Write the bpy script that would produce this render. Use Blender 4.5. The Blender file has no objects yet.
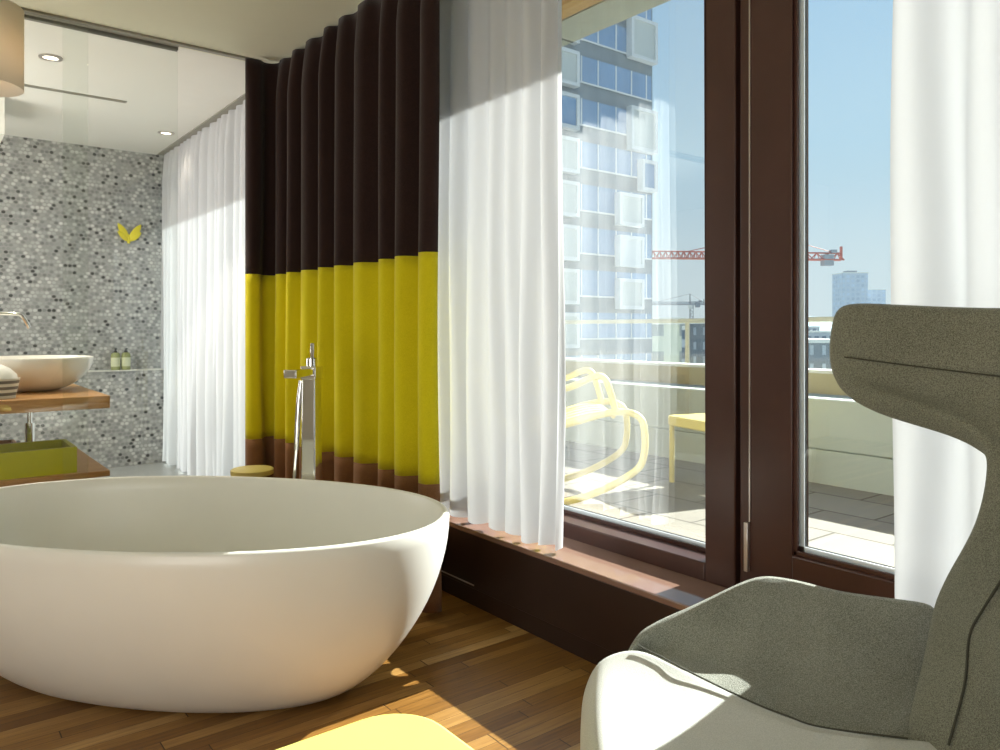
import bpy, bmesh, math, random
from mathutils import Vector, Matrix
R = math.radians
random.seed(7)
C = bpy.context.scene.collection
S = bpy.context.scene

# ------------------------------------------------------------------ camera, sky, sun, added fill lights, exposure
YAW = math.atan(595 / 763)                      # camera looks this far to the right of +Y
cam = bpy.data.objects.new('camera', bpy.data.cameras.new('camera'))
C.objects.link(cam)
cam.location = (0, 0, 1.15)
cam.rotation_euler = (R(90), 0, -YAW)
cam.data.sensor_width = 36
cam.data.lens = 36 * 763 / 1000
cam.data.shift_y = -0.046
cam.data.clip_end = 9000
cam.data.clip_start = 0.02
S.camera = cam
S.view_settings.view_transform = 'Standard'
S.view_settings.look = 'None'
S.view_settings.gamma = 1
S.view_settings.use_curve_mapping = False
S.view_settings.exposure = 0.0
try:
    S.cycles.use_denoising = True
    S.cycles.max_bounces = 10
    S.cycles.diffuse_bounces = 5
    S.cycles.transparent_max_bounces = 24
    S.cycles.sample_clamp_indirect = 8
except Exception:
    pass

w = bpy.data.worlds.new('sky')
S.world = w
w.use_nodes = True
nt = w.node_tree
nt.nodes.clear()
out = nt.nodes.new('ShaderNodeOutputWorld')
bg = nt.nodes.new('ShaderNodeBackground')
bg.inputs[1].default_value = 1.0
tc = nt.nodes.new('ShaderNodeTexCoord')
sx = nt.nodes.new('ShaderNodeSeparateXYZ')
rp = nt.nodes.new('ShaderNodeValToRGB')
nt.links.new(tc.outputs['Generated'], sx.inputs[0])
nt.links.new(sx.outputs[2], rp.inputs[0])
cr = rp.color_ramp
cr.elements[0].position = 0.0
cr.elements[0].color = (0.86, 0.98, 1.04, 1)
cr.elements[1].position = 1.0
cr.elements[1].color = (0.16, 0.36, 0.78, 1)
for p_, c_ in ((0.08, (0.80, 0.96, 1.05, 1)), (0.22, (0.60, 0.86, 1.06, 1)), (0.42, (0.46, 0.74, 1.04, 1))):
    e = cr.elements.new(p_)
    e.color = c_
nt.links.new(rp.outputs[0], bg.inputs[0])
nt.links.new(bg.outputs[0], out.inputs[0])

sun = bpy.data.objects.new('sun', bpy.data.lights.new('sun', 'SUN'))
C.objects.link(sun)
sun.data.energy = 23.0
sun.data.color = (1.0, 0.965, 0.90)
sun.data.angle = R(0.5)
SUN_DIR = Vector((-1, -0.02, -0.6)).normalized()
sun.rotation_euler = SUN_DIR.to_track_quat('-Z', 'Y').to_euler()
sun.location = (12, 1, 8)


def area(name, loc, target, size, power, color=(1, 0.975, 0.925)):
    l = bpy.data.lights.new(name, 'AREA')
    l.shape = 'RECTANGLE'
    l.size, l.size_y = size
    l.energy = power
    l.color = color
    o = bpy.data.objects.new(name, l)
    C.objects.link(o)
    o.location = loc
    o.rotation_euler = (Vector(target) - Vector(loc)).to_track_quat('-Z', 'Y').to_euler()
    return o


area('room_fill', (-1.6, -1.4, 2.5), (0.2, 1.6, 0.8), (2.6, 2.0), 10)  # unseen fill added behind the camera to brighten the room, no fitting
area('room_up_fill', (-1.8, 0.4, 0.9), (-0.2, 2.2, 2.7), (1.6, 1.6), 42)  # added fill aimed upwards to lift the room ceiling
area('bathroom_fill', (-0.6, 5.6, 2.40), (0.9, 5.9, 1.0), (1.6, 1.4), 42)  # added fill for the bathroom, no fitting modelled
area('bathroom_up_fill', (-0.9, 5.4, 1.2), (0.6, 5.7, 2.68), (1.2, 1.2), 32)  # added upward fill that brightens the bathroom ceiling


# ------------------------------------------------------------------ node helpers
class N:
    def __init__(self, name):
        self.m = bpy.data.materials.new(name)
        self.m.use_nodes = True
        self.t = self.m.node_tree
        self.t.nodes.clear()
        self.out = self.t.nodes.new('ShaderNodeOutputMaterial')

    def n(self, kind, **kw):
        x = self.t.nodes.new('ShaderNode' + kind)
        for k, v in kw.items():
            setattr(x, k, v)
        return x

    def l(self, a, b):
        self.t.links.new(a, b)

    def bsdf(self, col=None, rough=0.5, metal=0, spec=0.5):
        b = self.n('BsdfPrincipled')
        if col:
            b.inputs['Base Color'].default_value = (*col, 1)
        b.inputs['Roughness'].default_value = rough
        b.inputs['Metallic'].default_value = metal
        b.inputs['Specular IOR Level'].default_value = spec
        self.l(b.outputs[0], self.out.inputs[0])
        return b

    def obj(self, scale=(1, 1, 1)):
        t = self.n('TexCoord')
        m = self.n('Mapping')
        m.inputs['Scale'].default_value = scale
        self.l(t.outputs['Object'], m.inputs[0])
        return m.outputs[0]

    def pos(self):
        return self.n('NewGeometry').outputs['Position']

    def noise(self, vec, scale, detail=3, rough=0.5):
        x = self.n('TexNoise')
        x.inputs['Scale'].default_value = scale
        x.inputs['Detail'].default_value = detail
        x.inputs['Roughness'].default_value = rough
        self.l(vec, x.inputs['Vector'])
        return x

    def ramp(self, fac, stops, interp='LINEAR'):
        x = self.n('ValToRGB')
        r = x.color_ramp
        r.interpolation = interp
        while len(r.elements) < len(stops):
            r.elements.new(0.5)
        for e, (p, c) in zip(r.elements, stops):
            e.position = p
            e.color = (*c, 1)
        self.l(fac, x.inputs[0])
        return x.outputs[0]

    def math(self, op, a, b=None, c=None):
        x = self.n('Math', operation=op)
        for i, v in enumerate((a, b, c)):
            if v is None:
                continue
            if isinstance(v, (int, float)):
                x.inputs[i].default_value = v
            else:
                self.l(v, x.inputs[i])
        return x.outputs[0]

    def bump(self, h, b, strength=0.2, dist=0.01):
        x = self.n('Bump')
        x.inputs['Strength'].default_value = strength
        x.inputs['Distance'].default_value = dist
        self.l(h, x.inputs['Height'])
        self.l(x.outputs[0], b.inputs['Normal'])


def plain(name, col, rough=0.5, metal=0, spec=0.5, var=0.06, scale=8):
    """a colour with a faint mottling"""
    k = N(name)
    b = k.bsdf(col, rough, metal, spec)
    f = k.noise(k.obj(), scale, 4)
    c = k.ramp(f.outputs[0], [(0.3, tuple(x * (1 - var) for x in col)), (0.7, tuple(min(1, x * (1 + var)) for x in col))])
    k.l(c, b.inputs['Base Color'])
    return k.m


def fabric(name, c0, c1, scale=420, rough=0.9, bump=0.5):
    """woven cloth: two thread colours and a fine relief"""
    k = N(name)
    b = k.bsdf(c0, rough, 0, 0.2)
    v = k.obj()
    f = k.noise(v, scale, 2, 0.6)
    g = k.noise(v, 9, 2)
    s = k.math('ADD', f.outputs[0], k.math('MULTIPLY', k.math('SUBTRACT', g.outputs[0], 0.5), 0.12))
    k.l(k.ramp(s, [(0.36, c0), (0.64, c1)]), b.inputs['Base Color'])
    k.bump(f.outputs[0], b, bump, 0.003)
    b.inputs['Sheen Weight'].default_value = 0.15
    return k.m


def glass(name, tint=(1, 1, 1), ior=1.5, rough=0.0, boost=1.0):
    """thin clear pane: sees through, mirrors by Fresnel"""
    k = N(name)
    t = k.n('BsdfTransparent')
    t.inputs[0].default_value = (*tint, 1)
    g = k.n('BsdfGlossy')
    g.inputs['Roughness'].default_value = rough
    f = k.n('Fresnel')
    bf = k.n('NewGeometry').outputs['Backfacing']
    k.l(k.math('MULTIPLY_ADD', bf, 1 / ior - ior, ior), f.inputs[0])      # same air-to-glass reflection from either face
    mx = k.n('MixShader')
    k.l(k.math('MULTIPLY', f.outputs[0], boost), mx.inputs[0])
    k.l(t.outputs[0], mx.inputs[1])
    k.l(g.outputs[0], mx.inputs[2])
    k.l(mx.outputs[0], k.out.inputs[0])
    return k.m


def sheer(name):
    k = N(name)
    d = k.n('BsdfDiffuse')
    d.inputs[0].default_value = (0.90, 0.91, 0.93, 1)
    tr = k.n('BsdfTranslucent')
    tr.inputs[0].default_value = (0.27, 0.278, 0.29, 1)
    tp = k.n('BsdfTransparent')
    m1, m2 = k.n('MixShader'), k.n('MixShader')
    m1.inputs[0].default_value = 0.45
    k.l(d.outputs[0], m1.inputs[1])
    k.l(tr.outputs[0], m1.inputs[2])
    v = k.obj((900, 900, 300))
    f = k.noise(v, 1.0, 1)
    k.l(k.math('MULTIPLY_ADD', f.outputs[0], 0.04, 0.955), m2.inputs[0])
    k.l(tp.outputs[0], m2.inputs[1])
    k.l(m1.outputs[0], m2.inputs[2])
    k.l(m2.outputs[0], k.out.inputs[0])
    return k.m


def emit(name, col, power):
    k = N(name)
    e = k.n('Emission')
    e.inputs[0].default_value = (*col, 1)
    e.inputs[1].default_value = power
    k.l(e.outputs[0], k.out.inputs[0])
    return k.m


def wood_floor():
    k = N('oak_parquet')
    b = k.bsdf((0.2, 0.1, 0.04), 0.32, 0, 0.45)
    p = k.n('SeparateXYZ')
    k.l(k.pos(), p.inputs[0])
    row = k.math('FLOOR', k.math('DIVIDE', p.outputs[1], 0.048))
    w1 = k.n('TexWhiteNoise', noise_dimensions='1D')
    k.l(row, w1.inputs['W'])
    xx = k.math('DIVIDE', k.math('ADD', p.outputs[0], k.math('MULTIPLY', w1.outputs[0], 7.0)), 0.85)
    col = k.math('FLOOR', xx)
    cv = k.n('CombineXYZ')
    k.l(row, cv.inputs[0])
    k.l(col, cv.inputs[1])
    w2 = k.n('TexWhiteNoise', noise_dimensions='2D')
    k.l(cv.outputs[0], w2.inputs['Vector'])
    tone = k.ramp(w2.outputs[0], [(0.0, (0.20, 0.092, 0.019)), (0.35, (0.255, 0.125, 0.028)),
                                  (0.7, (0.315, 0.165, 0.042)), (0.92, (0.39, 0.222, 0.068)), (1.0, (0.52, 0.33, 0.13))])
    mp = k.n('Mapping')
    mp.inputs['Scale'].default_value = (2.2, 34, 1)
    k.l(k.pos(), mp.inputs[0])
    g = k.noise(mp.outputs[0], 3.0, 5, 0.6)
    gr = k.ramp(g.outputs[0], [(0.25, (0.62, 0.58, 0.55)), (0.75, (1.25, 1.25, 1.25))])
    mx = k.n('Mix', data_type='RGBA', blend_type='MULTIPLY')
    mx.inputs[0].default_value = 1
    k.l(tone, mx.inputs[6])
    k.l(gr, mx.inputs[7])
    # joints between the strips
    fy = k.math('FRACT', k.math('DIVIDE', p.outputs[1], 0.048))
    fx = k.math('FRACT', xx)
    j = k.math('MINIMUM', k.math('GREATER_THAN', fy, 0.03), k.math('GREATER_THAN', fx, 0.004))
    mj = k.n('Mix', data_type='RGBA')
    k.l(j, mj.inputs[0])
    mj.inputs[6].default_value = (0.05, 0.022, 0.008, 1)
    k.l(mx.outputs[2], mj.inputs[7])
    k.l(mj.outputs[2], b.inputs['Base Color'])
    k.l(k.math('MULTIPLY_ADD', g.outputs[0], 0.2, 0.24), b.inputs['Roughness'])
    k.bump(k.math('ADD', j, k.math('MULTIPLY', g.outputs[0], 0.3)), b, 0.12, 0.002)
    return k.m


def mosaic(axes=(0, 2), size=0.033):
    k = N('penny_mosaic')
    b = k.bsdf((0.4, 0.4, 0.4), 0.25, 0, 0.5)
    p = k.n('SeparateXYZ')
    k.l(k.pos(), p.inputs[0])
    cv = k.n('CombineXYZ')
    rowi = k.math('FLOOR', k.math('DIVIDE', p.outputs[axes[1]], size * 0.866))
    off = k.math('MULTIPLY', k.math('MODULO', rowi, 2.0), size * 0.5)
    k.l(k.math('DIVIDE', k.math('ADD', p.outputs[axes[0]], off), size), cv.inputs[0])
    k.l(k.math('DIVIDE', p.outputs[axes[1]], size * 0.866), cv.inputs[1])
    # centre of each penny and distance to it
    fl = k.n('VectorMath', operation='FLOOR')
    k.l(cv.outputs[0], fl.inputs[0])
    fr = k.n('VectorMath', operation='FRACTION')
    k.l(cv.outputs[0], fr.inputs[0])
    ds = k.n('VectorMath', operation='DISTANCE')
    k.l(fr.outputs[0], ds.inputs[0])
    ds.inputs[1].default_value = (0.5, 0.5, 0)
    wn = k.n('TexWhiteNoise', noise_dimensions='2D')
    k.l(fl.outputs[0], wn.inputs['Vector'])
    tone = k.ramp(wn.outputs[0], [(0.0, (0.05, 0.055, 0.055)), (0.05, (0.08, 0.085, 0.085)), (0.07, (0.20, 0.21, 0.205)), (0.30, (0.27, 0.28, 0.275)),
                                  (0.55, (0.37, 0.38, 0.365)), (0.8, (0.47, 0.48, 0.46)), (1.0, (0.60, 0.60, 0.58))])
    mx = k.n('Mix', data_type='RGBA')
    k.l(k.math('LESS_THAN', ds.outputs['Value'], 0.43), mx.inputs[0])
    mx.inputs[6].default_value = (0.34, 0.34, 0.33, 1)
    k.l(tone, mx.inputs[7])
    k.l(mx.outputs[2], b.inputs['Base Color'])
    return k.m


def pavers():
    k = N('stone_pavers')
    b = k.bsdf((0.5, 0.47, 0.4), 0.85, 0, 0.2)
    br = k.n('TexBrick')
    br.offset = 0.5
    br.inputs['Color1'].default_value = (0.31, 0.295, 0.25, 1)
    br.inputs['Color2'].default_value = (0.26, 0.245, 0.21, 1)
    br.inputs['Mortar'].default_value = (0.10, 0.095, 0.08, 1)
    br.inputs['Scale'].default_value = 1.0
    br.inputs['Mortar Size'].default_value = 0.007
    br.inputs['Brick Width'].default_value = 0.5
    br.inputs['Row Height'].default_value = 0.36
    mp = k.n('Mapping')
    mp.inputs['Rotation'].default_value = (0, 0, R(90))
    k.l(k.pos(), mp.inputs[0])
    k.l(mp.outputs[0], br.inputs['Vector'])
    k.l(br.outputs[0], b.inputs['Base Color'])
    return k.m


def facade_grid(name, wall, pane, bw, rh, mortar):
    """far city wall: rows of windows"""
    k = N(name)
    b = k.bsdf(wall, 0.7, 0, 0.2)
    br = k.n('TexBrick')
    br.offset = 0.0
    br.inputs['Color1'].default_value = (*pane, 1)
    br.inputs['Color2'].default_value = (*[min(1, x * 1.35) for x in pane], 1)
    br.inputs['Mortar'].default_value = (*wall, 1)
    br.inputs['Scale'].default_value = 1.0
    br.inputs['Mortar Size'].default_value = mortar
    br.inputs['Brick Width'].default_value = bw
    br.inputs['Row Height'].default_value = rh
    p = k.n('SeparateXYZ')
    k.l(k.obj(), p.inputs[0])
    cv = k.n('CombineXYZ')
    k.l(k.math('ADD', p.outputs[0], p.outputs[1]), cv.inputs[0])
    k.l(p.outputs[2], cv.inputs[1])
    k.l(cv.outputs[0], br.inputs['Vector'])
    k.l(br.outputs[0], b.inputs['Base Color'])
    return k.m


def striped(name, a, bcol, period):
    k = N(name)
    b = k.bsdf(a, 0.6)
    p = k.n('SeparateXYZ')
    k.l(k.obj(), p.inputs[0])
    f = k.math('FRACT', k.math('DIVIDE', p.outputs[2], period))
    k.l(k.ramp(f, [(0.0, a), (0.5, bcol)], 'CONSTANT'), b.inputs['Base Color'])
    return k.m


def wood(name, dark, light, axis_scale=(3, 30, 30), rough=0.4):
    k = N(name)
    b = k.bsdf(dark, rough, 0, 0.4)
    f = k.noise(k.obj(axis_scale), 2.0, 5, 0.6)
    k.l(k.ramp(f.outputs[0], [(0.3, dark), (0.7, light)]), b.inputs['Base Color'])
    return k.m


M = dict(
    floor=wood_floor(),
    tile=plain('grey_floor_tile', (0.36, 0.37, 0.36), 0.3),
    mosaic=mosaic(),
    ceiling=plain('warm_white_plaster', (0.76, 0.76, 0.60), 0.9, var=0.01),
    bathceil=plain('white_plaster', (0.80, 0.80, 0.74), 0.9, var=0.01),
    wall=plain('cream_wall_paint', (0.80, 0.77, 0.70), 0.9, var=0.015),
    frame=plain('dark_brown_lacquer', (0.058, 0.023, 0.017), 0.32, var=0.10, scale=5),
    step=plain('dark_brown_panel', (0.028, 0.013, 0.009), 0.4, var=0.1, scale=4),
    steptop=plain('brown_polished_sill', (0.25, 0.15, 0.115), 0.07, var=0.06, scale=5),
    seal=plain('black_rubber', (0.012, 0.02, 0.02), 0.5),
    spacer=plain('aluminium_spacer', (0.66, 0.70, 0.74), 0.45, metal=0.25),
    steel=plain('brushed_steel', (0.62, 0.58, 0.55), 0.3, metal=0.9),
    glass=glass('window_glass', (0.95, 0.98, 0.975), 1.5, 0.0, 2.6),
    tinted=glass('tinted_window_glass', (0.86, 0.90, 0.90), 1.5, 0.0, 4.3),
    coated=glass('coated_window_glass', (0.96, 0.985, 0.98), 1.5, 0.0, 4.3),
    panel=glass('partition_glass', (0.975, 0.988, 0.98), 1.5, 0.0, 1.0),
    track=plain('grey_track', (0.30, 0.29, 0.24), 0.5),
    trackdark=plain('dark_groove', (0.17, 0.17, 0.14), 0.6),
    sheer=sheer('white_voile'),
    brown=fabric('dark_brown_cloth', (0.016, 0.007, 0.006), (0.032, 0.014, 0.011), 300),
    yellow=fabric('yellow_cloth', (0.60, 0.52, 0.004), (0.70, 0.60, 0.012), 300),
    hem=fabric('cinnamon_cloth', (0.21, 0.098, 0.042), (0.27, 0.13, 0.058), 300),
    tub=plain('white_mineral_cast', (0.80, 0.80, 0.75), 0.28, var=0.01),
    chrome=plain('chrome', (0.82, 0.82, 0.80), 0.08, metal=1.0, var=0.0),
    weave=fabric('grey_green_weave', (0.135, 0.142, 0.116), (0.38, 0.39, 0.34), 560, bump=0.7),
    weavedark=fabric('olive_weave', (0.115, 0.118, 0.088), (0.31, 0.315, 0.25), 560, bump=0.7),
    seat=fabric('pale_grey_felt', (0.50, 0.52, 0.49), (0.62, 0.63, 0.60), 500, bump=0.2),
    thread=plain('dark_thread', (0.06, 0.06, 0.045), 0.9),
    paleyellow=plain('pale_yellow_lacquer', (0.60, 0.575, 0.125), 0.55, var=0.02),
    outyellow=plain('cream_yellow_paint', (0.68, 0.57, 0.19), 0.5, var=0.03),
    lime=plain('lime_lacquer', (0.52, 0.52, 0.004), 0.35, var=0.03),
    oak=wood('oiled_wood', (0.38, 0.175, 0.06), (0.60, 0.34, 0.13)),
    ceramic=plain('white_ceramic', (0.85, 0.83, 0.78), 0.12, var=0.01),
    towel=plain('white_terry', (0.86, 0.86, 0.83), 0.95, var=0.04, scale=60),
    stripes=striped('grey_white_stripes', (0.75, 0.74, 0.68), (0.16, 0.15, 0.13), 0.03),
    bottle=plain('olive_bottle', (0.30, 0.33, 0.13), 0.25),
    label=plain('cream_paper', (0.62, 0.64, 0.42), 0.7),
    black=plain('black_plastic', (0.012, 0.012, 0.012), 0.4),
    ornament=plain('yellow_enamel', (0.72, 0.62, 0.02), 0.4),
    lampshade=None,
    paver=pavers(),
    parapet=plain('grey_green_render', (0.46, 0.50, 0.44), 0.85, var=0.05, scale=3),
    tan=plain('sandstone', (0.50, 0.44, 0.27), 0.8, var=0.06, scale=3),
    cap=plain('white_coping', (0.74, 0.74, 0.68), 0.6),
    rail=plain('pale_metal_rail', (0.50, 0.50, 0.42), 0.4, metal=0.3),
    soffit=plain('grey_fascia', (0.34, 0.37, 0.32), 0.6),
    soffitwood=wood('tan_boards', (0.42, 0.24, 0.06), (0.52, 0.31, 0.09)),
    tower=plain('slate_cladding', (0.17, 0.21, 0.24), 0.7, var=0.12, scale=1.2),
    towerglass=plain('blue_glazing', (0.16, 0.28, 0.45), 0.12, var=0.1, scale=0.3, spec=0.8),
    boxframe=plain('pale_window_frame', (0.62, 0.64, 0.64), 0.5),
    blind=plain('pale_blind', (0.50, 0.53, 0.51), 0.6),
    crane=plain('red_crane_paint', (0.50, 0.17, 0.14), 0.6),
    cranegrey=plain('grey_crane_paint', (0.30, 0.33, 0.36), 0.6),
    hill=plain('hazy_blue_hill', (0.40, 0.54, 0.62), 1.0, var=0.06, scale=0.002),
    ground=plain('city_ground', (0.30, 0.33, 0.33), 1.0, var=0.15, scale=0.02),
    city1=facade_grid('grey_grid_facade', (0.46, 0.50, 0.54), (0.12, 0.16, 0.21), 3.2, 3.2, 0.7),
    city2=facade_grid('dark_grid_facade', (0.20, 0.24, 0.27), (0.42, 0.47, 0.5), 2.4, 3.6, 0.9),
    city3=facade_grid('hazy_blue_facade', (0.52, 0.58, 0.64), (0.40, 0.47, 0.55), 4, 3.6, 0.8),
    city4=facade_grid('cream_facade', (0.60, 0.62, 0.50), (0.25, 0.28, 0.28), 3.5, 3.3, 0.8),
)


def lampshade_mat():
    k = N('warm_fabric_shade')
    t = k.n('BsdfTranslucent')
    t.inputs[0].default_value = (0.88, 0.82, 0.70, 1)
    d = k.n('BsdfDiffuse')
    d.inputs[0].default_value = (0.86, 0.84, 0.76, 1)
    mx = k.n('MixShader')
    mx.inputs[0].default_value = 0.5
    k.l(d.outputs[0], mx.inputs[1])
    k.l(t.outputs[0], mx.inputs[2])
    k.l(mx.outputs[0], k.out.inputs[0])
    return k.m


M['lampshade'] = lampshade_mat()


# ------------------------------------------------------------------ mesh helpers
class MB:
    def __init__(self):
        self.bm = bmesh.new()

    def box(self, x0, x1, y0, y1, z0, z1):
        v = [self.bm.verts.new(p) for p in ((x0, y0, z0), (x1, y0, z0), (x1, y1, z0), (x0, y1, z0),
                                            (x0, y0, z1), (x1, y0, z1), (x1, y1, z1), (x0, y1, z1))]
        for f in ((3, 2, 1, 0), (4, 5, 6, 7), (0, 1, 5, 4), (1, 2, 6, 5), (2, 3, 7, 6), (3, 0, 4, 7)):
            self.bm.faces.new([v[i] for i in f])
        return self

    def loft(self, rings, closed=True, cap=True):
        """rings of equal length joined one after another"""
        rows = [[self.bm.verts.new(p) for p in r] for r in rings]
        n = len(rows[0])
        for a, b in zip(rows, rows[1:]):
            for i in range(n if closed else n - 1):
                j = (i + 1) % n
                self.bm.faces.new((a[i], a[j], b[j], b[i]))
        if cap and closed:
            self.bm.faces.new(list(reversed(rows[0])))
            self.bm.faces.new(rows[-1])
        return self

    def lathe(self, prof, c=(0, 0), n=32, sx=1.0, sy=1.0, cap=True):
        return self.loft([[(c[0] + r * sx * math.cos(2 * math.pi * i / n), c[1] + r * sy * math.sin(2 * math.pi * i / n), z)
                           for i in range(n)] for r, z in prof], True, cap)

    def tube(self, pts, r, n=8, closed=False):
        pts = [Vector(p) for p in pts]
        rings = []
        up = None
        for i, p in enumerate(pts):
            if closed:
                d = (pts[(i + 1) % len(pts)] - pts[i - 1]).normalized()
            else:
                d = (pts[min(i + 1, len(pts) - 1)] - pts[max(i - 1, 0)]).normalized()
            if up is None:
                up = Vector((0, 0, 1)) if abs(d.z) < 0.9 else Vector((1, 0, 0))
            a = d.cross(up).normalized()
            up = a.cross(d).normalized()
            rr = r[i] if isinstance(r, (list, tuple)) else r
            rings.append([p + (a * math.cos(t) + up * math.sin(t)) * rr for t in [2 * math.pi * k / n for k in range(n)]])
        if closed:
            rings.append(rings[0])
            return self.loft(rings, True, False)
        return self.loft(rings)

    def prism(self, poly, z0, z1):
        return self.loft([[(x, y, z0) for x, y in poly], [(x, y, z1) for x, y in poly]])

    def grid(self, rows):
        return self.loft(rows, False, False)

    def build(self, name, mat, parent=None, smooth=40, bevel=0.0, solid=0.0, sub=0, segs=2):
        bm = self.bm
        bmesh.ops.remove_doubles(bm, verts=bm.verts, dist=1e-6)
        bmesh.ops.recalc_face_normals(bm, faces=bm.faces)
        me = bpy.data.meshes.new(name)
        bm.to_mesh(me)
        bm.free()
        if smooth:
            for p in me.polygons:
                p.use_smooth = True
            me.set_sharp_from_angle(angle=R(smooth))
        me.materials.append(mat)
        o = bpy.data.objects.new(name, me)
        C.objects.link(o)
        if parent:
            o.parent = parent
        if bevel:
            b = o.modifiers.new('edge', 'BEVEL')
            b.width = bevel
            b.segments = segs
            b.limit_method = 'ANGLE'
            b.angle_limit = R(40)
        if solid:
            s = o.modifiers.new('thick', 'SOLIDIFY')
            s.thickness = abs(solid)
            s.offset = 1 if solid > 0 else -1
            if solid == 9:
                s.offset = 0
        if sub:
            u = o.modifiers.new('round', 'SUBSURF')
            u.levels = u.render_levels = sub
        return o


def tag(o, label, cat, group=None, kind=None):
    o['label'] = label
    o['category'] = cat
    if group:
        o['group'] = group
    if kind:
        o['kind'] = kind
    return o


def thing(name, label, cat, loc=(0, 0, 0), rz=0, group=None, kind=None):
    o = bpy.data.objects.new(name, None)
    o.empty_display_size = 0.1
    C.objects.link(o)
    o.location = loc
    o.rotation_euler = (0, 0, rz)
    return tag(o, label, cat, group, kind)


def struct(o, label, cat):
    return tag(o, label, cat, None, 'structure')


def copy_tree(o, parent=None):
    c = o.copy()
    C.objects.link(c)
    if parent:
        c.parent = parent
    for ch in list(o.children):
        copy_tree(ch, c)
    return c


def spline(pts, n):
    """Catmull-Rom through the points"""
    P = [Vector(p) for p in pts]
    P = [P[0] * 2 - P[1]] + P + [P[-1] * 2 - P[-2]]
    res = []
    for i in range(1, len(P) - 2):
        for k in range(n):
            t = k / n
            a, b, c, d = P[i - 1], P[i], P[i + 1], P[i + 2]
            res.append(0.5 * ((2 * b) + (c - a) * t + (2 * a - 5 * b + 4 * c - d) * t * t + (3 * b - a - 3 * c + d) * t ** 3))
    res.append(P[-2])
    return res


# ------------------------------------------------------------------ the room
CEIL = 2.68
PART_Y = 4.28          # where the glass partition to the bathroom stands
BACK_Y = 7.14
STEP_X, STEP_H = 1.853, 0.32
WIN_X = 2.075

struct(MB().box(-3.6, 2.3, -4.2, PART_Y + 0.02, -0.12, 0).build('floor', M['floor'], smooth=0), 'brown strip parquet floor under the bathtub', 'floor')
struct(MB().box(-3.6, 2.3, PART_Y + 0.02, BACK_Y + 0.1, -0.12, -0.001).build('floor_bathroom', M['tile'], smooth=0), 'grey floor of the bathroom behind the glass partition', 'floor')
struct(MB().box(-3.6, 2.3, -4.2, PART_Y + 0.06, CEIL, CEIL + 0.2).build('ceiling', M['ceiling'], smooth=0), 'cream plaster ceiling above the curtains', 'ceiling')
struct(MB().box(-3.6, 2.3, PART_Y + 0.06, BACK_Y + 0.1, CEIL, CEIL + 0.2).build('ceiling_bathroom', M['bathceil'], smooth=0), 'white bathroom ceiling with two downlights', 'ceiling')
struct(MB().box(-3.75, 2.3, BACK_Y, BACK_Y + 0.15, 0, CEIL).build('wall_back', M['mosaic'], smooth=0), 'bathroom wall covered in grey penny mosaic', 'wall')
struct(MB().box(-3.75, 1.98, BACK_Y - 0.16, BACK_Y, 0, 0.797).build('wall_back_lower', M['mosaic'], smooth=0), 'waist-high mosaic ledge carrying the two soap bottles', 'wall')
struct(MB().box(-3.76, 1.98, BACK_Y - 0.17, BACK_Y, 0.797, 0.805).build('trim_1', M['cap'], smooth=0), 'thin pale edging along the top of the mosaic ledge', 'trim')
struct(MB().box(-3.75, -3.6, -4.2, BACK_Y, 0, CEIL).build('wall_left', M['wall'], smooth=0), 'plain cream wall opposite the windows', 'wall')
struct(MB().box(-3.75, 2.3, -4.35, -4.2, 0, CEIL).build('wall_front', M['wall'], smooth=0), 'plain cream wall behind the viewer', 'wall')
struct(MB().box(-3.6, -1.5, PART_Y, PART_Y + 0.1, 0, CEIL).build('wall_partition', M['wall'], smooth=0), 'cream wall beside the glass partition', 'wall')
struct(MB().box(2.0, 2.3, 3.25, 4.46, 0, CEIL).build('wall_right', M['step'], smooth=0), 'dark pier between the windows behind the curtain', 'wall')
struct(MB().box(2.0, 2.3, 4.46, BACK_Y, CEIL - 0.12, CEIL).build('wall_right_lintel', M['frame'], smooth=0), 'lintel over the bathroom window', 'wall')
struct(MB().box(-1.5, 0.52, 5.97, 6.35, 2.43, CEIL).build('trim_2', M['bathceil'], smooth=0, bevel=0.004), 'white boxed bulkhead under the bathroom ceiling', 'trim')

st = thing('window_step', 'dark brown raised step running along under the windows', 'step', kind='structure')
MB().box(STEP_X, 2.3, -4.2, PART_Y, 0.075, STEP_H - 0.022).build('step_riser', M['step'], st, bevel=0.003)
MB().box(STEP_X + 0.012, 2.3, -4.2, PART_Y, 0, 0.075).build('plinth', M['step'], st)
MB().box(STEP_X - 0.004, 2.3, -4.2, PART_Y, STEP_H - 0.022, STEP_H).build('step_top', M['steptop'], st, bevel=0.004)
MB().box(STEP_X - 0.001, STEP_X + 0.01, 2.55, 3.2, 0.088, 0.094).build('vent_slot', M['steel'], st)


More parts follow.
